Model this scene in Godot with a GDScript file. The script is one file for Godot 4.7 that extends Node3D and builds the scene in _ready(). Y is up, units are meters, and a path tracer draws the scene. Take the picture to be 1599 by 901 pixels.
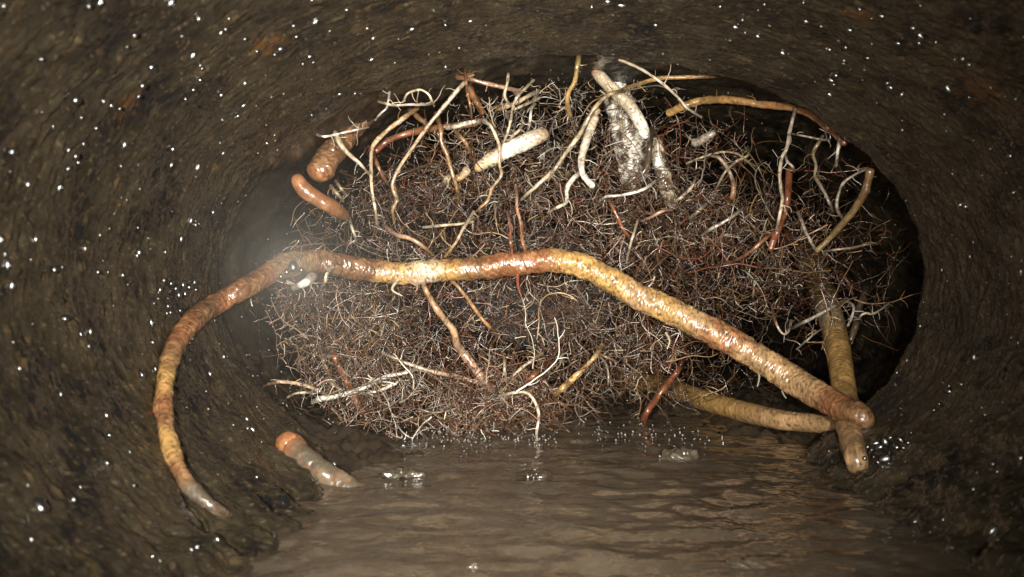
extends Node3D
# A drain pipe seen by an inspection camera: wet encrusted walls, a mass of tree roots at the joint, brown water in the invert.

const LENS := 780.0                      # photo pixels per metre at DEEP metres from the lens
const DEEP := 1.667                      # distances below are in these units
const AXIS := Vector2(0.054, 0.006)      # the pipe's axis, next to the lens
const PIPE := Vector2(0.31, 0.20)        # half width and half height inside
const FAR_AXIS := Vector2(0.100, 0.000)  # the next length sits a little off the first
const JOINT_Z := -0.733
const WATER_Y := -0.149

var rng := RandomNumberGenerator.new()
var lumps := FastNoiseLite.new()
var grit := FastNoiseLite.new()
var fine := FastNoiseLite.new()
var blot := FastNoiseLite.new()
var taken := {}
var mat_root: StandardMaterial3D
var mat_wet_root: StandardMaterial3D
var mat_drop: StandardMaterial3D

# linear base colours of the roots
var TONE := {
	"white": Color(0.72, 0.67, 0.57), "cream": Color(0.52, 0.42, 0.29), "tan": Color(0.36, 0.22, 0.105), "ochre": Color(0.42, 0.25, 0.085),
	"brown": Color(0.17, 0.085, 0.04), "red": Color(0.20, 0.065, 0.032), "rust": Color(0.25, 0.105, 0.045), "olive": Color(0.20, 0.145, 0.06),
	"dark": Color(0.05, 0.036, 0.025), "grey": Color(0.34, 0.29, 0.23), "pink": Color(0.40, 0.24, 0.17), "silt": Color(0.085, 0.068, 0.048),
}


func _ready() -> void:
	# ---- camera, air, lamps -------------------------------------------------
	var cam := Camera3D.new()
	cam.name = "camera"
	cam.fov = rad_to_deg(2.0 * atan(450.5 / (LENS * DEEP)))
	cam.near = 0.01
	cam.far = 10.0
	var lens := CameraAttributesPhysical.new()
	lens.frustum_focal_length = 34.6
	lens.frustum_focus_distance = 0.82
	lens.exposure_aperture = 13.0
	lens.frustum_near = 0.01
	lens.frustum_far = 10.0
	cam.attributes = lens
	add_child(cam)
	cam.current = true

	var env := Environment.new()
	env.background_mode = Environment.BG_COLOR
	env.background_color = Color.BLACK
	env.tonemap_mode = Environment.TONE_MAPPER_LINEAR
	env.tonemap_exposure = 1.0
	env.volumetric_fog_enabled = true
	env.volumetric_fog_density = 0.0
	env.sdfgi_enabled = true
	env.ssao_enabled = true
	env.ssil_enabled = true
	var we := WorldEnvironment.new()
	we.name = "environment"
	we.environment = env
	add_child(we)

	rng.seed = 20417
	led_lamp(Vector3(-0.055, 0.012, 0.03), Vector3(-0.055, 0.0, -1), 1.20, "round white inspection lamp on the near side of the pipe axis")
	led_lamp(Vector3(0.055, 0.012, 0.03), Vector3(0.01, 0.0, -1), 0.85, "round white inspection lamp on the far side of the pipe axis")

	# ---- noises and materials -----------------------------------------------
	for n in [[lumps, 1, 14.0, 3], [grit, 2, 120.0, 2], [fine, 3, 260.0, 2], [blot, 4, 22.0, 4]]:
		var f: FastNoiseLite = n[0]
		f.noise_type = FastNoiseLite.TYPE_SIMPLEX_SMOOTH
		f.seed = n[1]
		f.frequency = n[2]
		f.fractal_octaves = n[3]
	mat_root = StandardMaterial3D.new()
	mat_root.vertex_color_use_as_albedo = true
	mat_root.roughness = 0.25
	mat_root.metallic_specular = 0.8
	mat_wet_root = mat_root.duplicate()
	mat_wet_root.roughness = 0.31
	mat_wet_root.metallic_specular = 1.0
	mat_wet_root.heightmap_enabled = true
	mat_wet_root.heightmap_texture = noise_picture(9, 0.035, 512)
	mat_wet_root.heightmap_scale = 0.02
	mat_wet_root.uv1_triplanar = true
	mat_wet_root.uv1_world_triplanar = true
	mat_wet_root.uv1_scale = Vector3.ONE * 9.0
	mat_drop = StandardMaterial3D.new()
	mat_drop.albedo_color = Color(0.56, 0.56, 0.55)
	mat_drop.metallic = 1.0
	mat_drop.roughness = 0.33

	# ---- the setting ----------------------------------------------------------
	build_pipe()
	build_water()
	build_mud()

	# ---- the roots ------------------------------------------------------------
	big_roots()
	traced_roots()
	loose_rootlets()
	rootlet_mass()

	# ---- small things ---------------------------------------------------------
	wall_drops()
	clods()
	beads()
	mist()


# ============================ helpers ========================================

func P(px: float, py: float, dist: float) -> Vector3:
	return Vector3((px - 799.5) / LENS, (450.5 - py) / LENS, -DEEP).normalized() * dist * DEEP


func numbered(called: String) -> String:
	var n: int = taken.get(called, 0)
	taken[called] = n + 1
	return called if n == 0 else "%s_%03d" % [called, n]


func tag(o: Node, label: String, category: String, group := "", kind := "") -> void:
	if label: o.set_meta("label", label)
	if category: o.set_meta("category", category)
	if group: o.set_meta("group", group)
	if kind: o.set_meta("kind", kind)


func put(called: String, mesh: Mesh, material: Material, parent: Node = self) -> MeshInstance3D:
	var o := MeshInstance3D.new()
	o.name = numbered(called) if parent == self else called
	o.mesh = mesh
	o.material_override = material
	parent.add_child(o, true)
	return o


func noise_picture(sd: int, freq: float, side: int) -> NoiseTexture2D:
	var f := FastNoiseLite.new()
	f.noise_type = FastNoiseLite.TYPE_SIMPLEX
	f.seed = sd
	f.frequency = freq
	f.fractal_octaves = 4
	var t := NoiseTexture2D.new()
	t.width = side
	t.height = side
	t.seamless = true
	t.noise = f
	return t


class Buf:
	var v := PackedVector3Array()
	var n := PackedVector3Array()
	var c := PackedColorArray()
	var i := PackedInt32Array()

	func mesh() -> ArrayMesh:
		var a := []
		a.resize(Mesh.ARRAY_MAX)
		a[Mesh.ARRAY_VERTEX] = v
		a[Mesh.ARRAY_NORMAL] = n
		if c.size() == v.size():
			a[Mesh.ARRAY_COLOR] = c
		a[Mesh.ARRAY_INDEX] = i
		var m := ArrayMesh.new()
		m.add_surface_from_arrays(Mesh.PRIMITIVE_TRIANGLES, a)
		return m

	# rows x cols points already in p; wrapped closes each row on itself
	func grid(p: PackedVector3Array, col: PackedColorArray, rows: int, cols: int, wrapped: bool) -> void:
		var base := v.size()
		v.append_array(p)
		c.append_array(col)
		for r in rows:
			var up := maxi(r - 1, 0) * cols
			var dn := mini(r + 1, rows - 1) * cols
			for k in cols:
				var a := (k - 1 + cols) % cols if wrapped else maxi(k - 1, 0)
				var b := (k + 1) % cols if wrapped else mini(k + 1, cols - 1)
				n.append((p[r * cols + b] - p[r * cols + a]).cross(p[dn + k] - p[up + k]).normalized())
		for r in rows - 1:
			for k in (cols if wrapped else cols - 1):
				var k2 := (k + 1) % cols
				var q0 := base + r * cols + k
				var q1 := base + r * cols + k2
				var q2 := q1 + cols
				var q3 := q0 + cols
				i.append_array(PackedInt32Array([q0, q2, q1, q0, q3, q2]))

	# a thin smooth tube
	func tube(p: PackedVector3Array, r0: float, r1: float, sides: int, col: Color) -> void:
		if p.size() < 3:
			return
		var base := v.size()
		var last := p.size() - 1
		var u := Vector3.ZERO
		for k in last + 1:
			var t := (p[mini(k + 1, last)] - p[maxi(k - 1, 0)]).normalized()
			if k == 0:
				u = t.cross(Vector3(0.31, 0.77, 0.55)).normalized()
			else:
				u = (u - t * u.dot(t)).normalized()
			var w := t.cross(u)
			var rad := lerpf(r0, r1, float(k) / last)
			for s in sides:
				var ang := TAU * s / sides
				var d := u * cos(ang) + w * sin(ang)
				v.append(p[k] + d * rad)
				n.append(d)
				c.append(col)
		for k in last:
			for s in sides:
				var q0 := base + k * sides + s
				var q1 := base + k * sides + (s + 1) % sides
				i.append_array(PackedInt32Array([q0, q1 + sides, q1, q0, q0 + sides, q1 + sides]))


func spline(ctrl: Array, step: float) -> PackedVector3Array:
	var out := PackedVector3Array()
	for k in ctrl.size() - 1:
		var a: Vector3 = ctrl[maxi(k - 1, 0)]
		var b: Vector3 = ctrl[k]
		var c: Vector3 = ctrl[k + 1]
		var d: Vector3 = ctrl[mini(k + 2, ctrl.size() - 1)]
		var n := maxi(2, int(b.distance_to(c) / step))
		for s in n:
			out.append(b.cubic_interpolate(c, a, d, float(s) / n))
	out.append(ctrl[-1])
	return out


# A thick root: bark wrinkles, flakes and blotches. ctrl: Vector3, radius, tone for each bend.
func bark_mesh(ctrl: Array, radii: Array, tones: Array, sides: int, step: float, rough: float, fleck: Color, sd: int, round_ends := Vector2(0, 0), patchy := 0.0) -> ArrayMesh:
	var p := spline(ctrl, step)
	var total := 0.0
	var along := PackedFloat32Array([0.0])
	for k in p.size() - 1:
		total += p[k].distance_to(p[k + 1])
		along.append(total)
	# where each bend lies along the root
	var marks := [0.0]
	var at := 0
	for k in ctrl.size() - 1:
		at += maxi(2, int((ctrl[k] as Vector3).distance_to(ctrl[k + 1]) / step))
		marks.append(along[mini(at, along.size() - 1)])
	var pts := PackedVector3Array()
	var cols := PackedColorArray()
	var u := Vector3.ZERO
	var last := p.size() - 1
	var off := Vector3(sd * 3.17, sd * 1.3, sd * 0.7)
	var seg := 0
	for k in last + 1:
		var t := (p[mini(k + 1, last)] - p[maxi(k - 1, 0)]).normalized()
		u = t.cross(Vector3(0.2, 0.9, 0.4)).normalized() if k == 0 else (u - t * u.dot(t)).normalized()
		var w := t.cross(u)
		while seg < marks.size() - 2 and along[k] > marks[seg + 1]:
			seg += 1
		var f := clampf((along[k] - marks[seg]) / maxf(1e-6, marks[seg + 1] - marks[seg]), 0, 1)
		var rad: float = lerpf(radii[seg], radii[seg + 1], smoothstep(0, 1, f))
		if round_ends.x > 0.0:
			rad *= sqrt(clampf(1.0 - pow(1.0 - clampf(along[k] / (radii[0] * round_ends.x), 0, 1), 2), 0.0, 1.0))
		if round_ends.y > 0.0:
			rad *= sqrt(clampf(1.0 - pow(1.0 - clampf((total - along[k]) / (radii[-1] * round_ends.y), 0, 1), 2), 0.0, 1.0))
		rad = maxf(rad, 0.00008)
		var ring := lumps.get_noise_2d(along[k] * 16.0 + sd * 9.0, 3.3) * 0.5 + fine.get_noise_2d(along[k] * 1.4, sd) * 0.35
		for s in sides:
			var ang := TAU * s / sides
			var d := u * cos(ang) + w * sin(ang)
			var q := p[k] + d * rad
			var big := grit.get_noise_3dv((q + off) * 0.55)
			var ql := Vector3(cos(ang) * rad, sin(ang) * rad, along[k] * 1.9) + off
			var small := fine.get_noise_3dv(q + off)
			var flake := maxf(0.0, grit.get_noise_3dv(ql * 1.5) - 0.18)
			pts.append(q + d * (rad * rough) * (big * 0.6 + ring * 0.35 + small * 0.16 - minf(flake, 0.12) * 2.2))
			var jump := blot.get_noise_3dv(q * 1.6 + off) * 0.9
			var ff := clampf(f + jump * 0.7, 0, 1)
			var base: Color = (tones[seg] as Color).lerp(tones[seg + 1], ff)
			base = base * (1.0 + 0.35 * small + 0.25 * big)
			var spot := smoothstep(0.26, 0.50, flake + 0.18 + 0.30 * fine.get_noise_3dv(ql * 0.8 - off))
			base = base.lerp(fleck, spot * 0.75)
			base = base.lerp(fleck, smoothstep(0.42, 0.6, ring + small * 0.3) * 0.6)
			var plate := blot.get_noise_3dv(Vector3(cos(ang) * rad, sin(ang) * rad, along[k] * 0.6) * 2.2 + off)
			base = base.lerp(base * 1.5 + Color(0.04, 0.03, 0.012), smoothstep(0.12, 0.2, plate) * 0.55)
			base = base.lerp(fleck, (smoothstep(0.06, 0.11, plate) - smoothstep(0.11, 0.16, plate)) * 0.8)
			if patchy > 0.0:
				base = base.lerp(fleck, smoothstep(0.04, 0.13, blot.get_noise_3dv(q * 2.6 + off) + 0.45 * small) * patchy)
			base.a = 1.0
			cols.append(base.clamp())
	var b := Buf.new()
	b.grid(pts, cols, last + 1, sides, true)
	return b.mesh()


func drop_mesh(r: float, long: float, flat: float) -> ArrayMesh:
	var b := Buf.new()
	var p := PackedVector3Array()
	var c := PackedColorArray()
	for k in 13:
		var a := PI * k / 12.0
		for s in 18:
			var g := TAU * s / 18.0
			var x := sin(a) * cos(g)
			var y := cos(a)
			var bulge := 1.0 - 0.22 * y
			p.append(Vector3(x * r * bulge, y * r * long, sin(a) * sin(g) * -r * flat * bulge))
			c.append(Color.WHITE)
	b.grid(p, c, 13, 18, true)
	return b.mesh()


# ============================ lamps ==========================================

func led_lamp(at: Vector3, towards: Vector3, energy: float, label: String) -> void:
	var t := Node3D.new()
	t.name = numbered("inspection_lamp")
	add_child(t)
	t.position = at
	t.look_at_from_position(at, at + towards)
	tag(t, label, "lamp", "inspection lamps round the lens")
	var glow := StandardMaterial3D.new()
	glow.albedo_color = Color(1, 1, 1)
	glow.emission_enabled = true
	glow.emission = Color(1.0, 0.98, 0.94)
	glow.emission_energy_multiplier = 2.0
	var dome := SphereMesh.new()
	dome.radius = 0.0115
	dome.height = 0.023
	put("lamp_bulb", dome, glow, t)
	var steel := StandardMaterial3D.new()
	steel.albedo_color = Color(0.5, 0.5, 0.5)
	steel.metallic = 1.0
	steel.roughness = 0.35
	# a shallow bowl behind the bulb
	var b := Buf.new()
	var p := PackedVector3Array()
	var c := PackedColorArray()
	var outline := [[0.0004, 0.014], [0.008, 0.0135], [0.013, 0.010], [0.016, 0.003], [0.0165, -0.002], [0.018, -0.002], [0.0175, 0.006], [0.014, 0.014], [0.009, 0.018], [0.0004, 0.019]]
	for o in outline:
		for s in 28:
			p.append(Vector3(cos(TAU * s / 28) * o[0], sin(TAU * s / 28) * o[0], o[1]))
			c.append(Color.WHITE)
	b.grid(p, c, outline.size(), 28, true)
	put("lamp_reflector", b.mesh(), steel, t)
	var l := SpotLight3D.new()
	l.name = "lamp_beam"
	l.light_color = Color(1.0, 0.98, 0.94)
	l.light_energy = energy
	l.light_size = 0.01
	l.spot_range = 6.0
	l.spot_attenuation = 2.0
	l.spot_angle = 32.5
	l.spot_angle_attenuation = 1.0
	l.shadow_enabled = true
	t.add_child(l)


# ============================ pipe ===========================================

func wall_relief(p: Vector3) -> float:
	var a := lumps.get_noise_3dv(p)
	var b := grit.get_noise_3dv(p)
	var c := fine.get_noise_3dv(p)
	var worn := grit.get_noise_3dv(Vector3(p.x, p.y, p.z * 4.0) * 0.35)     # scoured grooves that run round the bore
	var bumps := maxf(b, 0.0)
	var silted := lumps.get_noise_3dv(p * 1.7 + Vector3(3, 3, 3)) * 0.012 * smoothstep(-0.10, -0.15, p.y)
	return a * 0.005 + bumps * bumps * 0.0022 * smoothstep(-0.25, 0.35, a) + b * 0.0006 + c * 0.0006 + worn * 0.0016 + silted


var stains := []


func wall_tone(p: Vector3) -> Color:
	var a := blot.get_noise_3dv(p * 0.8)
	var b := blot.get_noise_3dv(p * 3.1 + Vector3(5, 2, 1))
	var streak := grit.get_noise_3dv(Vector3(p.x, p.y, p.z * 5.0) * 0.5 + Vector3(1, 9, 4))
	var speck := fine.get_noise_3dv(Vector3(p.x, p.y, p.z * 2.0) * 1.3)
	var col := Color(0.0145, 0.0122, 0.009).lerp(Color(0.041, 0.032, 0.020), clampf(0.45 + a * 0.8 + b * 0.4 + streak * 0.5, 0, 1))
	col = col.lerp(Color(0.010, 0.009, 0.008), smoothstep(0.1, 0.55, -a + b * 0.4 - streak * 0.3))
	col = col.lerp(Color(0.070, 0.047, 0.022), smoothstep(0.30, 0.7, b + streak * 0.5) * 0.7)
	col = col.lerp(Color(0.15, 0.118, 0.070), smoothstep(0.36, 0.66, speck + streak * 0.35) * 0.35)
	for s in stains:
		var d: float = p.distance_to(s[0]) / s[1]
		if d < 1.6:
			col = col.lerp(Color(0.075, 0.036, 0.013), smoothstep(1.1, 0.3, d + b * 1.1 + speck * 0.5) * 0.75)
	col.a = 1.0
	return col


func ring_sheet(b: Buf, zs: Array, half: Callable, cols: int, relief: float, axis := AXIS) -> void:
	var p := PackedVector3Array()
	var c := PackedColorArray()
	for row in zs.size():
		var z: float = zs[row]
		var h: Vector2 = half.call(row)
		for k in cols:
			var a := TAU * k / cols
			var q := Vector3(axis.x + cos(a) * h.x, axis.y + sin(a) * h.y, z)
			var inward := Vector3(-cos(a), -sin(a), 0)
			if relief > 0.0:
				p.append(q + inward * wall_relief(q) * relief)
				c.append(wall_tone(q))
			else:
				p.append(q)
				c.append(Color(0.04, 0.033, 0.025))
	b.grid(p, c, zs.size(), cols, true)


func build_pipe() -> void:
	stains = [[on_wall(1535, 140), 0.022], [on_wall(415, 75), 0.014], [on_wall(210, 160), 0.010], [on_wall(1340, 20), 0.012]]
	var wall := StandardMaterial3D.new()
	wall.vertex_color_use_as_albedo = true
	wall.roughness = 0.19
	wall.metallic_specular = 0.9
	wall.heightmap_enabled = true
	wall.heightmap_texture = noise_picture(21, 0.03, 1024)
	wall.heightmap_scale = 0.07
	wall.uv1_triplanar = true
	wall.uv1_world_triplanar = true
	wall.uv1_scale = Vector3.ONE * 6.0
	# near length: from behind the lens to the joint, with a ragged lip
	var b := Buf.new()
	var zs := []
	for k in 26:
		zs.append(0.62 - 0.94 * k / 26.0)
	for k in 290:
		zs.append(-0.32 + (JOINT_Z + 0.32) * k / 289.0)
	var n := zs.size()
	ring_sheet(b, zs, func(_r): return PIPE, 1150, 1.0)
	# the lip: a rounded, chipped edge, then the back of the socket
	var lip_z := []
	var lip_h := []
	for k in 8:
		var a := PI * k / 7.0
		lip_z.append(JOINT_Z - 0.012 * sin(a))
		lip_h.append(PIPE + Vector2.ONE * (0.016 * (1.0 - cos(a)) * 0.9))
	ring_sheet(b, lip_z, func(r): return lip_h[r], 1150, 1.0)
	ring_sheet(b, [JOINT_Z, -0.50], func(_r): return PIPE + Vector2.ONE * 0.0288, 200, 0.0)
	var near := put("pipe_wall", b.mesh(), wall)
	tag(near, "", "", "", "structure")
	# next length: a wider socket running back into the dark
	b = Buf.new()
	zs = []
	for k in 120:
		zs.append(-0.50 - 0.8 * k / 120.0)
	for k in 60:
		zs.append(-1.30 - 2.2 * k / 59.0)
	var wide := PIPE + Vector2(0.048, 0.036)
	ring_sheet(b, zs, func(_r): return wide, 520, 1.3, FAR_AXIS)
	tag(put("far_pipe_wall", b.mesh(), wall), "", "", "", "structure")
	# both ends closed, and the socket closed round the first length
	for e in [[0.63, PIPE + Vector2.ONE * 0.03, AXIS], [-3.51, wide + Vector2.ONE * 0.03, FAR_AXIS], [-0.498, wide + Vector2.ONE * 0.03, FAR_AXIS]]:
		b = Buf.new()
		var rings := [Vector2(e[1]), PIPE if e[0] == -0.498 else Vector2(0.001, 0.001)]
		ring_sheet(b, [e[0], e[0] - 0.0005], func(r): return rings[r], 120, 0.0, e[2])
		if e[0] == -0.498:
			b = Buf.new()
			ring_sheet(b, [-0.498], func(_r): return wide + Vector2.ONE * 0.03, 120, 0.0, FAR_AXIS)
			ring_sheet(b, [-0.4985], func(_r): return PIPE + Vector2.ONE * 0.024, 120, 0.0)
			var joined := Buf.new()
			joined.grid(b.v, b.c, 2, 120, true)
			b = joined
		tag(put("pipe_end", b.mesh(), wall), "", "", "", "structure")


# ============================ water and mud =================================

func build_water() -> void:
	var m := StandardMaterial3D.new()
	m.vertex_color_use_as_albedo = true
	m.roughness = 0.10
	m.metallic_specular = 0.6
	m.heightmap_enabled = true
	m.heightmap_texture = noise_picture(31, 0.02, 512)
	m.heightmap_scale = 0.04
	m.uv1_triplanar = true
	m.uv1_world_triplanar = true
	m.uv1_scale = Vector3(4, 4, 7)
	var b := Buf.new()
	var p := PackedVector3Array()
	var c := PackedColorArray()
	var rows := 330
	var cols := 360
	for r in rows:
		var z := 0.1 - 1.7 * r / (rows - 1.0)
		for k in cols:
			var x := -0.27 + 0.72 * k / (cols - 1.0)
			var w := lumps.get_noise_3d(x * 1.2, 0.0, z * 2.4) * 0.0028 + grit.get_noise_3d(x * 0.20, 4.0, z * 0.32) * 0.0011 + grit.get_noise_3d(x * 0.7, 8.0, z * 0.9) * 0.0004
			p.append(Vector3(x, WATER_Y + w, z))
			var s := blot.get_noise_3d(x * 0.5, 1.0, z * 1.6)
			var col := Color(0.064, 0.049, 0.034).lerp(Color(0.104, 0.081, 0.056), clampf(0.5 + s, 0, 1))
			col = col.lerp(Color(0.055, 0.036, 0.022), smoothstep(0.1, 0.5, blot.get_noise_3d(x * 1.2, 7.0, z * 3.0)) * 0.7)
			c.append(col)
	b.grid(p, c, rows, cols, false)
	tag(put("water", b.mesh(), m), "", "", "", "structure")


func build_mud() -> void:
	# silt banked against the socket on the far side, and along the foot of the roots
	var m := StandardMaterial3D.new()
	m.vertex_color_use_as_albedo = true
	m.roughness = 0.4
	m.metallic_specular = 0.6
	var b := Buf.new()
	var p := PackedVector3Array()
	var c := PackedColorArray()
	var rows := 200
	var cols := 330
	for r in rows:
		var z := -0.52 - 1.4 * r / (rows - 1.0)
		for k in cols:
			var x := -0.27 + 0.73 * k / (cols - 1.0)
			var q := Vector3(x, 0, z)
			var side := smoothstep(0.16, 0.40, x) * 0.035 * smoothstep(-0.74, -0.86, z) + smoothstep(-0.02, -0.26, x) * 0.035 * smoothstep(-0.58, -0.73, z)
			var back := smoothstep(-0.80, -1.0, z) * 0.008
			var h := WATER_Y - 0.010 + side + back + lumps.get_noise_3dv(q * 1.5) * 0.010 + grit.get_noise_3dv(q * 0.7) * 0.005 + fine.get_noise_3dv(q * 0.7) * 0.0018
			p.append(Vector3(x, h, z))
			var s := blot.get_noise_3dv(q * 1.4)
			c.append(Color(0.016, 0.013, 0.009).lerp(Color(0.050, 0.037, 0.023), clampf(0.5 + s * 1.1, 0, 1)))
	b.grid(p, c, rows, cols, false)
	tag(put("silt_bed", b.mesh(), m), "", "", "", "structure")


# ============================ roots ==========================================

func path3(flat: Array, d0: float, d1: float) -> Array:
	var out := []
	var n := flat.size() / 2
	for k in n:
		out.append(P(flat[k * 2], flat[k * 2 + 1], lerpf(d0, d1, float(k) / maxi(1, n - 1))))
	return out


func big_roots() -> void:
	# the thick root that arches right across the pipe
	var at := [[372, 812, 0.395, 4, "silt"], [340, 796, 0.40, 8, "silt"], [305, 770, 0.41, 11, "silt"], [281, 738, 0.415, 11, "brown"], [266, 700, 0.42, 13, "ochre"], [259, 670, 0.42, 11, "brown"], [255, 640, 0.425, 13.5, "rust"], [257, 600, 0.43, 11.5, "ochre"], [264, 565, 0.43, 13.5, "brown"], [279, 530, 0.435, 13.5, "rust"],
		[305, 496, 0.44, 15.5, "brown"], [340, 473, 0.45, 14.5, "rust"], [378, 452, 0.457, 16, "brown"], [415, 430, 0.475, 16, "rust"], [450, 413, 0.488, 19, "tan"], [488, 408, 0.50, 17.5, "brown"], [530, 414, 0.505, 18.5, "brown"], [580, 422, 0.51, 18, "brown"], [624, 427, 0.51, 17.5, "ochre"], [660, 425, 0.508, 18.5, "cream"], [705, 422, 0.507, 17, "ochre"], [745, 419, 0.505, 18, "brown"], [780, 414, 0.504, 19, "rust"], [815, 411, 0.503, 18.5, "rust"],
		[852, 407, 0.502, 18.5, "rust"], [885, 409, 0.50, 18, "ochre"], [915, 418, 0.50, 19, "ochre"], [955, 438, 0.50, 19, "ochre"], [1000, 465, 0.50, 20, "tan"], [1040, 482, 0.50, 20.5, "ochre"], [1085, 504, 0.50, 20, "tan"], [1135, 530, 0.50, 21, "rust"], [1180, 556, 0.50, 19.5, "tan"], [1230, 588, 0.497, 21, "tan"], [1270, 612, 0.486, 20.5, "tan"], [1305, 632, 0.473, 19.5, "rust"], [1335, 648, 0.463, 20, "brown"], [1362, 661, 0.456, 18, "brown"]]
	thing_root("root", at, "long thick tan root arching across the whole pipe in front of the tangle", "root", 46, 0.0010, 0.23, TONE.brown * 0.4, 1, Vector2(0.0, 1.2), mat_wet_root, true)
	at = [[1262, 395, 0.74, 18, "olive"], [1278, 440, 0.68, 18, "olive"], [1290, 472, 0.635, 17.5, "olive"], [1299, 500, 0.605, 17.5, "cream"], [1306, 530, 0.575, 17, "ochre"], [1313, 570, 0.545, 17, "ochre"], [1320, 620, 0.512, 17, "ochre"], [1326, 665, 0.474, 17, "tan"], [1332, 695, 0.445, 17, "tan"], [1337, 715, 0.434, 16, "tan"], [1343, 738, 0.43, 15, "silt"]]
	thing_root("root", at, "upright yellow banded root standing in the silt behind the end of the arching root", "root", 34, 0.0012, 0.08, TONE.brown * 0.6, 2, Vector2(0, 0.9), mat_wet_root)
	at = [[975, 588, 0.80, 15, "ochre"], [1045, 607, 0.70, 15, "ochre"], [1100, 625, 0.62, 15.5, "ochre"], [1150, 640, 0.575, 15.5, "ochre"], [1210, 654, 0.54, 15, "tan"], [1250, 659, 0.528, 14, "tan"], [1300, 664, 0.515, 13, "tan"], [1350, 669, 0.505, 11, "tan"]]
	thing_root("root", at, "smooth orange root lying low across the dark cavity, its end buried in silt", "root", 34, 0.0012, 0.06, TONE.brown * 0.5, 3, Vector2(0, 1.0), mat_wet_root)
	at = [[606, 148, 0.56, 12, "brown"], [574, 176, 0.535, 15, "brown"], [550, 200, 0.52, 16, "brown"], [532, 222, 0.512, 18, "brown"], [516, 242, 0.507, 18.5, "brown"], [502, 262, 0.502, 20, "brown"], [490, 278, 0.498, 19, "rust"]]
	var clod := thing_root("root", at, "stubby rusty root end coming out of the upper wall beside the root tangle", "root", 34, 0.0011, 0.26, TONE.brown * 0.4, 4, Vector2(0, 0.8), mat_wet_root)
	at = [[466, 272, 0.485, 8, "brown"], [466, 284, 0.483, 11, "rust"], [478, 299, 0.482, 12, "rust"], [498, 312, 0.483, 11.5, "rust"], [518, 323, 0.486, 12, "rust"], [540, 338, 0.50, 8, "brown"]]
	thing_root("root", at, "smooth rust coloured root curling under the stubby root end by the wall", "root", 26, 0.001, 0.08, TONE.brown, 5, Vector2(1.0, 0.8), mat_wet_root)
	at = [[436, 690, 0.452, 15, "rust"], [452, 696, 0.45, 20, "rust"], [470, 714, 0.447, 19, "silt"], [510, 744, 0.44, 19, "silt"], [560, 773, 0.425, 19, "silt"], [620, 800, 0.408, 18, "silt"], [690, 822, 0.395, 14, "silt"]]
	thing_root("root", at, "silt coated root half sunk at the water edge with an orange knobbed end", "root", 34, 0.0012, 0.16, TONE.rust * 0.7, 6, Vector2(0.9, 0.0), mat_wet_root)
	at = [[953, 96, 0.60, 14, "grey"], [962, 135, 0.60, 20, "white"], [972, 175, 0.597, 24, "white"], [984, 220, 0.594, 26, "white"], [990, 262, 0.592, 24, "white"], [980, 302, 0.592, 12, "cream"]]
	thing_root("root", at, "thick mottled white root hanging at the top of the pipe, peeling bark", "root", 40, 0.0011, 0.26, TONE.brown * 0.4, 7, Vector2(0, 1.2), mat_root)
	at = [[1022, 215, 0.60, 11, "cream"], [1030, 250, 0.598, 12, "white"], [1040, 290, 0.596, 12, "cream"], [1054, 328, 0.595, 6, "cream"]]
	thing_root("root", at, "shorter mottled pale root hanging just beside the thick mottled white root", "root", 24, 0.0012, 0.34, TONE.brown * 0.4, 8, Vector2(0, 1.0), mat_root)
	at = [[742, 266, 0.545, 5, "ochre"], [752, 258, 0.543, 9, "cream"], [768, 248, 0.541, 11.5, "cream"], [790, 236, 0.54, 12, "white"], [820, 222, 0.54, 12.5, "white"], [840, 213, 0.54, 11.5, "cream"], [854, 207, 0.545, 9, "tan"]]
	thing_root("root", at, "short bare white root stub lying aslant in the upper tangle", "root", 28, 0.001, 0.20, TONE.brown * 0.8, 9, Vector2(1.2, 0.9), mat_wet_root)
	at = [[926, 108, 0.56, 7, "pink"], [940, 122, 0.558, 9, "cream"], [960, 143, 0.555, 9.5, "cream"], [984, 166, 0.552, 9.5, "cream"], [1000, 192, 0.55, 9.5, "white"], [1010, 216, 0.552, 8, "white"]]
	thing_root("root", at, "curved cream root crossing in front of the thick mottled white root", "root", 26, 0.001, 0.09, TONE.tan * 0.6, 10, Vector2(0.8, 0.6), mat_wet_root)


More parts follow.
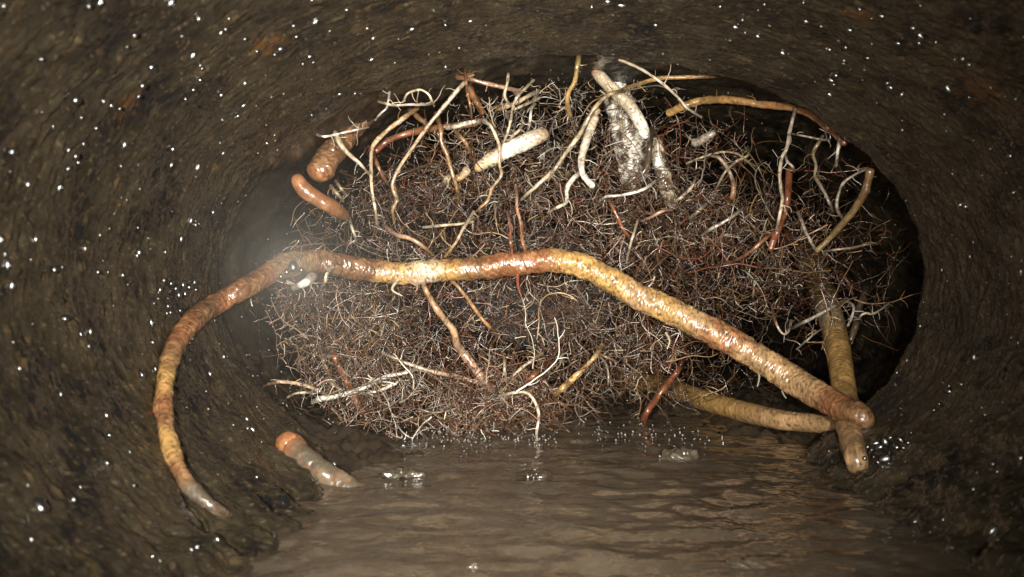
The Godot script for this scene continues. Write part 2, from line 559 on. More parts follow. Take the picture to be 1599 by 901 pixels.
func thing_root(called: String, rows: Array, label: String, category: String, sides: int, step: float, rough: float, fleck: Color, sd: int, ends: Vector2, material: Material, hairs := false) -> Node3D:
	var ctrl := []
	var radii := []
	var tones := []
	for r in rows:
		var q := P(r[0], r[1], r[2])
		var wall := on_wall(r[0], r[1])
		if q.z > JOINT_Z and q.length() > wall.length() - 0.02:
			q = wall * (1.0 + (0.03 if (r == rows[0] or r == rows[-1]) and r[4] == "silt" else -0.012 / wall.length()))
		ctrl.append(q)
		radii.append(float(r[3]) / LENS / DEEP * q.length())
		tones.append(TONE[r[4]])
	var t := Node3D.new()
	t.name = numbered(called)
	add_child(t)
	tag(t, label, category)
	put("root_stem", bark_mesh(ctrl, radii, tones, sides, step, rough, fleck, sd, ends, 0.9 if label.contains("mottled") and not label.contains("in front") else 0.0), material, t)
	if hairs:
		for w in [[457, 416, 7], [447, 424, 4], [438, 431, 3], [470, 421, 3]]:
			put("water_bead", drop_mesh(w[2] / LENS * 0.475, 1.3, 0.8), mat_drop, t).position = P(w[0], w[1], 0.474)
		# torn bark and short side rootlets along the stem
		for h in [[622, 436, 612, 452, 628, 462, 6, "cream"], [640, 440, 652, 448, 648, 456, 5, "pink"], [808, 425, 809, 446, 815, 466, 8, "red"], [800, 400, 798, 372, 795, 345, 5, "red"], [822, 398, 816, 372, 812, 350, 5, "rust"], [1225, 600, 1222, 612, 1228, 622, 4, "grey"], [1040, 520, 1046, 532, 1042, 545, 4, "cream"], [1184, 575, 1186, 590, 1183, 604, 4, "grey"], [448, 440, 470, 447, 482, 440, 7, "cream"]]:
			var b := Buf.new()
			b.tube(spline([P(h[0], h[1], 0.502), P(h[2], h[3], 0.497), P(h[4], h[5], 0.495)], 0.003), h[6] / 2.0 / LENS * 0.5, 0.0006, 6, TONE[h[7]])
			put("side_rootlet", b.mesh(), mat_root, t)
	return t


# label, tone at start, tone at end, width at start and end (photo px), distances, bends
func traced_roots() -> void:
	var list := [
		["long straight pale root slanting down through the upper tangle", "cream", "tan", 6, 4, 0.535, 0.55, [750, 104, 722, 132, 700, 158, 670, 194, 642, 234, 624, 260, 613, 286, 616, 302, 620, 312, 613, 328, 616, 348]],
		["tan root bowing out and down at the edge of the upper tangle", "tan", "cream", 7, 4, 0.54, 0.53, [652, 168, 630, 184, 606, 202, 586, 222, 580, 236, 579, 262, 581, 300, 586, 328, 588, 350]],
		["thick glossy red brown root running level behind the bowed tan root", "red", "brown", 10, 9, 0.56, 0.57, [584, 238, 602, 222, 630, 210, 660, 203, 696, 198, 730, 194, 752, 188]],
		["brown wavy root dropping from the upper tangle beside the long straight pale root", "brown", "tan", 8, 4, 0.545, 0.55, [680, 176, 688, 200, 689, 220, 698, 242, 706, 270, 714, 296, 716, 320]],
		["dull brown root crossing behind the long straight pale root", "brown", "brown", 10, 8, 0.57, 0.575, [632, 160, 648, 178, 668, 196, 690, 214]],
		["thin cream root lying level along the upper edge of the tangle", "cream", "grey", 4, 4, 0.478, 0.488, [590, 158, 604, 162, 618, 164, 642, 163, 660, 163, 678, 160]],
		["cream root bent into a small loop at the upper edge of the tangle", "cream", "cream", 4, 3, 0.478, 0.488, [630, 158, 636, 146, 648, 141, 658, 140, 669, 147, 674, 156, 678, 166]],
		["short white rootlet hanging off the upper edge of the tangle", "white", "white", 4, 3, 0.478, 0.488, [608, 143, 606, 158, 603, 169, 594, 177, 585, 188]],
		["white rootlet lying across the top of the stubby rusty root", "white", "grey", 4, 3, 0.478, 0.488, [495, 210, 506, 213, 522, 210, 540, 206, 558, 202, 576, 198]],
		["tapering cream root end sloping down from the stubby rusty root", "cream", "cream", 9, 3, 0.478, 0.488, [523, 206, 530, 222, 540, 236, 552, 247, 566, 260, 576, 272]],
		["pink root lying nearly level at the crown of the tangle", "brown", "pink", 7, 6, 0.478, 0.488, [712, 120, 736, 124, 760, 130, 786, 136, 812, 142]],
		["thin brown root hanging through the pink root at the crown", "rust", "brown", 5, 4, 0.478, 0.488, [726, 108, 728, 128, 730, 146, 734, 164, 736, 184]],
		["broad dark brown root behind the thin brown hanging root", "brown", "rust", 11, 9, 0.58, 0.575, [730, 132, 738, 148, 746, 162, 754, 178]],
		["cream split root lying level under the pink root", "cream", "white", 8, 6, 0.555, 0.555, [698, 199, 712, 197, 726, 193, 740, 190, 754, 187]],
		["cream root hanging in front of the bare white stub", "cream", "tan", 5, 4, 0.54, 0.535, [754, 186, 766, 196, 774, 212, 780, 230, 780, 256, 783, 272, 776, 284, 768, 294, 762, 312, 752, 322, 742, 332]],
		["cream root curving down to the top of the bare white stub", "cream", "cream", 5, 4, 0.56, 0.55, [834, 124, 820, 138, 808, 150, 801, 166, 797, 190, 791, 210, 784, 228]],
		["short cream rootlet hooked under the pink root", "cream", "cream", 5, 4, 0.478, 0.488, [794, 114, 792, 130, 788, 146, 791, 156, 797, 164]],
		["pale root sloping down to the hooked cream rootlet", "cream", "tan", 6, 6, 0.57, 0.56, [842, 141, 824, 150, 808, 159, 792, 166, 776, 171]],
		["second pale root sloping just under its twin at the crown", "cream", "cream", 5, 4, 0.575, 0.57, [842, 153, 822, 162, 804, 170, 790, 176]],
		["upright thin cream rootlet above the end of the bare white stub", "cream", "white", 4, 4, 0.56, 0.555, [836, 162, 830, 170, 828, 186, 824, 210]],
		["thin cream rootlet above the middle of the bare white stub", "cream", "cream", 5, 4, 0.56, 0.555, [818, 190, 810, 204, 800, 212, 794, 222]],
		["yellow brown root hanging from the crown and forking at its end", "olive", "ochre", 7, 6, 0.478, 0.488, [905, 80, 902, 100, 898, 126, 889, 142, 886, 158, 891, 182]],
		["thin brown root arching down from the curved cream root", "olive", "cream", 7, 5, 0.545, 0.535, [974, 142, 958, 145, 944, 152, 926, 172, 916, 190, 906, 208, 892, 228, 880, 244, 868, 262, 856, 280]],
		["smooth white forked root at the centre of the upper tangle", "cream", "white", 12, 9, 0.545, 0.54, [932, 180, 922, 202, 915, 222, 909, 244, 908, 264, 914, 278, 928, 292]],
		["lower arm of white root bending to the side under the forked root", "white", "cream", 9, 4, 0.538, 0.535, [908, 268, 896, 278, 886, 292, 885, 306, 884, 316, 870, 324, 855, 332]],
		["cream root sloping away below the bare white stub", "cream", "cream", 7, 5, 0.55, 0.545, [878, 252, 860, 270, 840, 288, 824, 302, 814, 312]],
		["blackish root crossing the thick mottled white root", "dark", "dark", 9, 7, 0.555, 0.56, [1018, 200, 1015, 226, 1012, 254, 1004, 270, 990, 278, 976, 290, 962, 300]],
		["white rootlet curving under the thick mottled white root", "white", "white", 4, 5, 0.55, 0.555, [936, 314, 946, 307, 958, 306, 974, 304, 992, 300, 1008, 294, 1024, 282]],
		["red brown thin root dropping below the thick mottled white root", "rust", "red", 5, 5, 0.55, 0.54, [948, 306, 956, 322, 966, 342, 972, 356, 980, 366, 990, 376]],
		["pink rootlet sloping under the shorter mottled root", "pink", "pink", 5, 4, 0.56, 0.555, [1050, 327, 1034, 330, 1018, 338, 1000, 346]],
		["orange root arching over the dark cavity along the crown", "ochre", "red", 12, 9, 0.60, 0.52, [1042, 178, 1068, 165, 1096, 157, 1128, 155, 1160, 158, 1188, 163, 1214, 165, 1240, 169, 1268, 180, 1290, 197, 1304, 209, 1320, 224]],
		["tan root lying level at the crown above the orange arching root", "ochre", "tan", 7, 5, 0.58, 0.56, [972, 140, 1000, 130, 1032, 122, 1070, 120, 1102, 119, 1132, 118]],
		["thin grey root crossing both level roots at the crown", "cream", "grey", 4, 4, 0.478, 0.488, [966, 92, 1000, 107, 1032, 128, 1060, 153, 1074, 169, 1096, 183]],
		["long white rootlet hanging down into the dark cavity", "grey", "cream", 5, 5, 0.52, 0.55, [1243, 168, 1238, 186, 1234, 204, 1228, 234, 1222, 244, 1218, 268, 1219, 290, 1222, 312, 1217, 340, 1211, 370]],
		["deep red root behind the long white hanging rootlet", "red", "red", 10, 8, 0.585, 0.56, [1233, 262, 1232, 284, 1230, 308, 1225, 332, 1216, 358, 1208, 376, 1203, 392]],
		["thin red root leaving the deep red root for the tangle", "red", "brown", 6, 4, 0.56, 0.57, [1212, 360, 1194, 374, 1172, 393, 1154, 404, 1130, 413]],
		["short pale rootlet beside the long white hanging rootlet", "white", "pink", 4, 4, 0.54, 0.54, [1226, 240, 1230, 252, 1238, 260, 1241, 268]],
		["crooked pale rootlet hanging free in the dark cavity", "olive", "grey", 5, 4, 0.52, 0.55, [1286, 211, 1278, 224, 1270, 240, 1275, 258, 1273, 274, 1282, 290, 1290, 304, 1296, 318, 1303, 332]],
		["short straight grey rootlet dangling by the pipe lip", "grey", "white", 4, 4, 0.51, 0.51, [1312, 208, 1310, 226, 1308, 242, 1306, 260]],
		["thin pale rootlet looping down to the olive root", "grey", "grey", 4, 4, 0.52, 0.545, [1357, 262, 1338, 271, 1318, 285, 1311, 300, 1307, 318, 1310, 332, 1320, 344]],
		["olive brown root sloping out of the wall into the dark cavity", "brown", "olive", 12, 8, 0.53, 0.55, [1360, 262, 1356, 282, 1350, 302, 1334, 328, 1316, 350, 1296, 372, 1274, 394]],
		["pale rootlet meeting the lower end of the olive root", "grey", "cream", 5, 5, 0.56, 0.55, [1246, 330, 1252, 344, 1257, 358, 1266, 376, 1276, 394]],
		["thin grey rootlet reaching level from the olive root", "grey", "brown", 4, 3, 0.55, 0.54, [1284, 393, 1304, 390, 1330, 387, 1352, 382, 1376, 378]],
		["thin level rootlet strung across the top of the dark cavity", "grey", "grey", 3, 3, 0.53, 0.525, [1234, 208, 1250, 211, 1270, 215, 1284, 218, 1298, 217]],
		["thin pale rootlet arching in the dark cavity behind the mottled roots", "cream", "olive", 4, 3, 0.60, 0.62, [1072, 255, 1092, 247, 1110, 241, 1130, 237, 1152, 240, 1168, 252, 1198, 270]],
		["pale rootlet with a hooked red end in the dark cavity", "cream", "red", 4, 8, 0.59, 0.60, [1108, 243, 1122, 246, 1132, 256, 1141, 272, 1146, 290, 1144, 306, 1134, 318]],
		["thin rootlet crossing the hooked red ended rootlet", "olive", "grey", 4, 4, 0.60, 0.59, [1168, 228, 1168, 242, 1150, 252, 1134, 267, 1124, 284, 1115, 306]],
		["pale rod like rootlet lying at the foot of the dark cavity", "grey", "grey", 5, 5, 0.56, 0.56, [1160, 325, 1146, 337, 1128, 348, 1110, 358, 1096, 368]],
		["short pale straight rootlet beside the shorter mottled root", "grey", "cream", 5, 5, 0.575, 0.57, [1103, 319, 1090, 330, 1077, 341]],
		["cream rootlet springing from the shorter mottled root", "cream", "cream", 4, 5, 0.58, 0.575, [1086, 276, 1083, 288, 1072, 301, 1060, 311, 1048, 317]],
		["upright pink rootlet standing on the arching thick root", "pink", "rust", 4, 6, 0.54, 0.51, [805, 288, 807, 308, 807, 324, 812, 344, 815, 358, 814, 370, 818, 384, 822, 398]],
		["second pink rootlet standing on the arching thick root", "pink", "red", 4, 6, 0.54, 0.51, [792, 330, 795, 344, 799, 358, 796, 368, 798, 380, 801, 396]],
		["tan root hanging below the arching thick root and thickening downwards", "tan", "pink", 7, 14, 0.52, 0.56, [658, 438, 664, 452, 672, 466, 684, 486, 698, 503, 708, 517, 713, 536, 722, 550, 736, 568, 752, 590, 764, 604, 778, 616]],
		["thin tan root hanging beside the thickening tan root", "tan", "rust", 6, 5, 0.52, 0.55, [700, 434, 716, 449, 734, 472, 748, 492, 764, 510, 778, 524]],
		["long pinkish root running level above the water to the thickening tan root", "cream", "pink", 5, 7, 0.54, 0.55, [594, 550, 622, 562, 654, 574, 682, 582, 712, 588, 740, 596, 764, 603]],
		["bright white root crossing the red stick low in the tangle", "white", "white", 8, 5, 0.525, 0.54, [488, 628, 500, 623, 516, 621, 540, 615, 566, 606, 584, 597, 602, 589, 622, 584, 642, 579, 660, 570]],
		["thinner white root under the bright white root", "white", "cream", 5, 4, 0.53, 0.535, [560, 615, 578, 613, 594, 609, 612, 602, 624, 594, 632, 587]],
		["curved pale root reaching sideways to the water line", "pink", "cream", 4, 6, 0.50, 0.525, [418, 600, 434, 597, 450, 597, 476, 602, 494, 609, 510, 618]],
		["short cream rootlet just under the curved pale root", "cream", "cream", 4, 4, 0.51, 0.52, [448, 621, 460, 615, 474, 613, 490, 614]],
		["straight red brown stick standing low in the tangle", "red", "rust", 9, 10, 0.545, 0.535, [516, 544, 522, 556, 530, 574, 540, 594, 550, 612, 558, 630, 568, 650]],
		["cream rootlet leaning on the straight red brown stick", "cream", "cream", 4, 4, 0.54, 0.535, [504, 589, 514, 597, 526, 605, 540, 612]],
		["bent cream rootlet beside the top of the red brown stick", "cream", "cream", 4, 4, 0.55, 0.545, [514, 552, 504, 554, 505, 566, 512, 578, 516, 590]],
		["pale rootlet curling from the bush of roots down to the water", "cream", "grey", 5, 4, 0.53, 0.52, [778, 619, 800, 614, 820, 613, 832, 622, 840, 640, 841, 656, 838, 676, 840, 690, 848, 699]],
		["yellow tan root rising out of the bush beside the black gap", "tan", "ochre", 7, 10, 0.56, 0.55, [940, 538, 930, 556, 916, 571, 904, 583, 890, 596, 878, 607, 867, 616]],
		["brown rootlet below the yellow tan root in the black gap", "brown", "brown", 6, 4, 0.56, 0.56, [862, 617, 870, 626, 882, 634, 894, 643]],
		["thin rootlet branching off the yellow tan root into the black gap", "grey", "tan", 4, 3, 0.55, 0.55, [934, 552, 946, 557, 964, 565]],
		["dark beaded rootlet hanging in the black gap", "grey", "dark", 4, 3, 0.56, 0.57, [936, 556, 946, 568, 950, 584, 950, 600, 947, 618]],
		["pale root fanning up from the bush toward the yellow tan root", "grey", "cream", 5, 5, 0.55, 0.54, [848, 551, 832, 562, 818, 572, 804, 584, 790, 596]],
		["upright pale root at the heart of the bush", "tan", "cream", 5, 5, 0.55, 0.54, [785, 550, 788, 566, 788, 582, 792, 600]],
		["brown root meeting the pale upright root of the bush", "brown", "red", 5, 5, 0.56, 0.545, [745, 540, 756, 558, 768, 572, 782, 588]],
		["red root pointing up out of the bush", "red", "rust", 7, 7, 0.56, 0.55, [852, 568, 842, 578, 832, 588, 818, 600]],
		["short upright pale rootlet by the end of the level pinkish root", "grey", "cream", 5, 5, 0.54, 0.53, [716, 592, 711, 612, 708, 632]],
		["wet red root sloping down beside the black gap", "red", "red", 8, 9, 0.60, 0.57, [1066, 562, 1058, 580, 1046, 595, 1036, 608, 1026, 622, 1010, 644, 1004, 660]],
		["pale straight rootlet crossing the upright yellow root", "grey", "grey", 5, 5, 0.60, 0.60, [1237, 513, 1254, 504, 1270, 496, 1298, 481, 1324, 466]],
		["thin reddish rootlet hanging above the upright yellow root", "red", "brown", 4, 4, 0.60, 0.60, [1314, 422, 1320, 434, 1327, 444, 1332, 460]],
		["blackish root hanging beside the upright yellow root", "dark", "dark", 10, 8, 0.62, 0.60, [1354, 448, 1348, 464, 1341, 484, 1337, 508, 1328, 534]],
		["pale beaded rootlet beside the upright yellow root", "grey", "white", 4, 4, 0.58, 0.58, [1320, 468, 1333, 478, 1331, 494, 1324, 510]],
		["small pale loop of rootlet beside the blackish hanging root", "cream", "grey", 3, 3, 0.57, 0.56, [1346, 502, 1344, 494, 1352, 489, 1364, 490, 1378, 482, 1390, 472]],
		["sagging rootlet strung below the tangle above the arching thick root", "brown", "grey", 4, 4, 0.57, 0.57, [1206, 478, 1210, 498, 1218, 516, 1225, 522, 1232, 516, 1236, 500]],
		["thin pale rootlet sloping from the upright yellow root", "grey", "grey", 3, 3, 0.59, 0.58, [1290, 510, 1274, 520, 1260, 532, 1244, 546]],
		["short white flake of wet bark hanging under the bend of the thick root", "white", "white", 9, 15, 0.495, 0.495, [458, 450, 468, 445, 478, 440, 488, 432]],
		["small forked cream rootlet beside the white flake of wet bark", "cream", "white", 5, 5, 0.495, 0.495, [502, 448, 508, 438, 510, 428, 520, 416]],
		["pale yellow torn scrap of root beside the bare white stub", "cream", "ochre", 15, 8, 0.55, 0.555, [731, 262, 726, 270, 718, 277, 708, 280]],
		["small cream chip of root at the torn end of the bare white stub", "cream", "cream", 9, 6, 0.55, 0.555, [706, 272, 698, 279, 692, 288]],
		["stubby tan root tip between the white forked root and the crown", "tan", "cream", 11, 9, 0.555, 0.55, [934, 168, 930, 178, 924, 194, 920, 206]],
		["pale chip of root lying in the mouth of the dark cavity", "grey", "grey", 14, 10, 0.60, 0.60, [1080, 224, 1092, 220, 1106, 212, 1118, 206]],
		["short rust coloured root jutting from the wall at the edge of the tangle", "rust", "brown", 8, 4, 0.565, 0.555, [576, 228, 586, 250, 596, 272, 606, 288]],
		["brown forked rootlet below the cream split root", "tan", "tan", 7, 4, 0.56, 0.55, [706, 198, 718, 212, 728, 224, 734, 238]],
		["pale straight rootlet beside the curling rust coloured root", "tan", "cream", 6, 4, 0.54, 0.54, [524, 282, 532, 294, 542, 306]],
		["second pale straight rootlet beside the curling rust coloured root", "tan", "cream", 6, 4, 0.54, 0.54, [516, 290, 526, 302, 536, 314]],
		["pale rootlet hanging under the curling rust coloured root", "cream", "cream", 5, 4, 0.53, 0.53, [545, 340, 549, 354, 554, 368, 556, 378]],
		["long level cream rootlet just over the pale start of the arching thick root", "cream", "cream", 5, 4, 0.53, 0.53, [660, 355, 690, 352, 716, 350, 740, 346]],
		["cream rootlet slanting to the top of the arching thick root", "cream", "tan", 5, 5, 0.53, 0.52, [740, 330, 724, 356, 712, 378, 694, 402]],
		["pink rootlet curving down to the torn bark of the arching thick root", "pink", "tan", 7, 5, 0.525, 0.52, [600, 352, 618, 366, 640, 372, 660, 384, 676, 398]],
		["cream rootlet sloping away above the sloping end of the thick root", "cream", "grey", 4, 4, 0.54, 0.54, [996, 344, 990, 364, 984, 384, 978, 412]],
	]
	for e in list:
		var ctrl := path3(e[7], e[5] * 0.965, e[6] * 0.965)
		var n: int = ctrl.size()
		for k in n:
			ctrl[k] = ctrl[k] * (1.0 + rng.randf_range(-0.008, 0.008) + (0.035 if (k == 0 or k == n - 1) and e[3] < 10 else 0.0))
		var radii := []
		var tones := []
		for k in n:
			var f := k / maxf(1, n - 1.0)
			var d: float = lerpf(e[5], e[6], f)
			radii.append(lerpf(e[3], e[4], f) * 0.5 / LENS * d * rng.randf_range(0.9, 1.12))
			tones.append((TONE[e[1]] as Color).lerp(TONE[e[2]], f))
		var w: float = maxf(e[3], e[4])
		var t := Node3D.new()
		t.name = numbered("root" if w >= 6 else "rootlet")
		add_child(t)
		tag(t, e[0], "root")
		put("root_stem", bark_mesh(ctrl, radii, tones, 8 if w < 6 else 14, 0.0022 if w < 6 else 0.0015, 0.28, TONE.brown * 0.6, rng.randi_range(20, 90), Vector2(1.0, 1.0)), mat_wet_root if w >= 6 else mat_root, t)
		var p := spline(ctrl, 0.004)
		for h in rng.randi_range(2, 5):
			var at := rng.randi_range(1, p.size() - 2)
			var along := (p[at + 1] - p[at - 1]).normalized()
			var side := along.cross(p[at].normalized()).normalized() * (1 if rng.randf() < 0.5 else -1)
			var b := Buf.new()
			b.tube(wander(p[at], (side + along * rng.randf_range(-0.3, 0.9)).normalized(), rng.randi_range(4, 9), rng.randf_range(0.0014, 0.0026), 0.35), rng.randf_range(0.0004, 0.0007), 0.00025, 5, tones[mini(n - 1, at * n / p.size())] * rng.randf_range(0.45, 0.9))
			put("side_rootlet", b.mesh(), mat_root, t)


func wander(from: Vector3, dir: Vector3, n: int, step: float, curl: float) -> PackedVector3Array:
	var p := PackedVector3Array([from])
	var d := dir
	var bend := Vector3(rng.randfn(), rng.randfn(), rng.randfn() * 0.6) * curl * 0.4
	for k in n:
		d = (d + bend + Vector3(rng.randfn(), rng.randfn(), rng.randfn() * 0.6) * curl * 0.55).normalized()
		if rng.randf() < 0.2:
			bend = Vector3(rng.randfn(), rng.randfn(), rng.randfn() * 0.6) * curl * 0.4
		p.append(p[-1] + d * step)
	return p


# centre and half size (photo px), distances, tones, share of all, what stands there
var REGIONS := [
	[640, 225, 130, 105, 0.53, 0.72, ["cream", "tan", "brown", "red", "rust"], 4.2, "upper tangle beside the stubby rusty root"],
	[845, 195, 135, 110, 0.54, 0.70, ["white", "cream", "cream", "tan", "grey"], 7, "crown of the tangle round the mottled white roots"],
	[1070, 190, 120, 80, 0.56, 0.70, ["cream", "brown", "red", "tan"], 3.2, "edge of the tangle under the orange arching root"],
	[830, 335, 315, 80, 0.53, 0.72, ["tan", "brown", "cream", "red", "pink", "grey"], 19, "dense mat just above the arching thick root"],
	[1120, 395, 180, 95, 0.54, 0.72, ["brown", "tan", "red", "dark", "cream"], 11, "dark mat above the sloping thick root"],
	[1310, 390, 95, 140, 0.54, 0.66, ["brown", "red", "tan"], 1.8, "dark cavity by the pipe lip"],
	[740, 525, 310, 110, 0.52, 0.70, ["tan", "cream", "brown", "red", "grey"], 24, "dense mat just below the arching thick root"],
	[500, 540, 120, 120, 0.50, 0.58, ["cream", "tan", "pink", "brown"], 8, "fringe of the mat against the pipe wall"],
	[765, 635, 95, 58, 0.52, 0.60, ["red", "brown", "rust", "tan"], 8, "red brown bush above the water"],
	[1040, 560, 150, 70, 0.57, 0.70, ["brown", "dark", "tan", "grey"], 3, "ragged underside of the mat over the black gap"],
	[425, 530, 75, 130, 0.47, 0.53, ["cream", "tan", "brown"], 1.6, "sparse fringe on the wall below the bend"],
	[895, 118, 34, 34, 0.57, 0.62, ["white", "cream", "grey"], 2.2, "pale hairy tuft at the crown of the pipe"],
	[995, 125, 50, 34, 0.59, 0.64, ["white", "cream", "tan"], 1.8, "pale strands behind the curved cream root"],
	[465, 365, 80, 55, 0.52, 0.56, ["tan", "cream", "brown"], 0.7, "wet wall under the curling rust coloured root"],
	[620, 640, 200, 55, 0.49, 0.56, ["white", "cream", "pink", "brown"], 5, "pale litter of rootlets along the water line"],
]


func seed_point(g: Array) -> Vector3:
	var a := rng.randf() * TAU
	var r := sqrt(rng.randf()) * 1.08
	return P(g[0] + cos(a) * r * g[2], g[1] + sin(a) * r * g[3], lerpf(g[4], g[5], rng.randf()))


func dry(p: PackedVector3Array) -> PackedVector3Array:
	# a strand ends where it would meet the water or the pipe
	for k in p.size():
		var q := p[k]
		var ax := AXIS if q.z > JOINT_Z - 0.01 else FAR_AXIS
		var half := PIPE if q.z > JOINT_Z - 0.01 else PIPE + Vector2(0.045, 0.034)
		if ((Vector2(q.x, q.y) - ax) / half).length() > 0.965 or q.y < WATER_Y - 0.004:
			return p.slice(0, k)
	return p


func loose_rootlets() -> void:
	for g in REGIONS:
		var tones: Array = g[6]
		for k in maxi(4, int(g[7] * 2.9)):
			var b := Buf.new()
			var dir := Vector3(rng.randfn(), rng.randfn() - 0.2, rng.randfn() * 0.3).normalized()
			var tone: String = tones[rng.randi() % tones.size()]
			var col: Color = (TONE[tone] as Color) * rng.randf_range(0.35, 0.95)
			var at := seed_point(g)
			at = at.normalized() * lerpf(g[4] * DEEP, at.length(), 0.35)
			var r := rng.randf_range(0.00055, 0.0011)
			var main := dry(wander(at, dir, rng.randi_range(12, 26), rng.randf_range(0.0028, 0.0042), 0.17))
			if main.size() < 6:
				continue
			b.tube(main, r, r * 0.45, 6, col)
			for h in rng.randi_range(2, 5):
				var m := rng.randi_range(1, main.size() - 2)
				var on := (main[m + 1] - main[m]).normalized()
				var off := on.cross(at.normalized()).normalized() * (1 if rng.randf() < 0.5 else -1)
				b.tube(dry(wander(main[m], (off + on * 0.7).normalized(), rng.randi_range(3, 8), rng.randf_range(0.0018, 0.0028), 0.28)), r * 0.6, r * 0.3, 5, col)
			var t := put("rootlet", b.mesh(), mat_root)
			tag(t, "thin %s rootlet loose in the %s" % [{"red": "red brown", "rust": "rusty brown"}.get(tone, tone), g[8]], "rootlet", "loose rootlets in the " + g[8])


func rootlet_mass() -> void:
	var total := 0.0
	for g in REGIONS:
		total += g[7]
	for g in REGIONS:
		var b := Buf.new()
		var tones: Array = g[6]
		for k in int(11500.0 * g[7] / total):
			var at := seed_point(g)
			var dir := Vector3(rng.randfn(), rng.randfn() - 0.15, rng.randfn() * 0.45).normalized()
			var tone: Color = TONE[tones[rng.randi() % tones.size()]]
			if k % 5 < 3:
				# long hair roots, dull and brown
				var col := tone.lerp(Color(0.18, 0.078, 0.037), 0.6) * rng.randf_range(0.2, 0.8)
				var n := rng.randi_range(9, 24)
				var p := dry(wander(at, dir, n, rng.randf_range(0.0024, 0.0040), 0.20))
				var r := rng.randf_range(0.0003, 0.0006)
				if p.size() < 4:
					continue
				b.tube(p, r, r * 0.5, 3, col)
				b.tube(dry(wander(p[p.size() / 2], (dir.cross(at.normalized()) + dir * 0.5).normalized(), 5, 0.0024, 0.35)), r * 0.75, r * 0.4, 3, col)
			else:
				# short bright tips
				var r := rng.randf_range(0.00035, 0.0007)
				b.tube(dry(wander(at, dir, rng.randi_range(3, 6), rng.randf_range(0.0018, 0.0034), 0.34)), r, r * 0.5, 4, tone * rng.randf_range(0.5, 1.35))
		var o := put("rootlet_mat", b.mesh(), mat_root)
		tag(o, "matted hair fine rootlets filling the " + g[8], "root mat", "", "stuff")


# ============================ small things ===================================

func on_wall(px: float, py: float) -> Vector3:
	# where the sight line through that point of the lens meets the near pipe wall
	var d := Vector3((px - 799.5) / LENS, (450.5 - py) / LENS, -DEEP)
	var ax := d.x / PIPE.x
	var ay := d.y / PIPE.y
	var bx := -AXIS.x / PIPE.x
	var by := -AXIS.y / PIPE.y
	var a := ax * ax + ay * ay
	var b := 2.0 * (ax * bx + ay * by)
	var c := bx * bx + by * by - 1.0
	return d * ((-b + sqrt(b * b - 4.0 * a * c)) / (2.0 * a))


const ORDINAL := ["", "first", "second", "third", "fourth", "fifth", "sixth", "seventh", "eighth", "ninth", "tenth", "eleventh", "twelfth", "thirteenth", "fourteenth", "fifteenth", "sixteenth", "seventeenth", "eighteenth", "nineteenth", "twentieth", "penultimate", "last"]


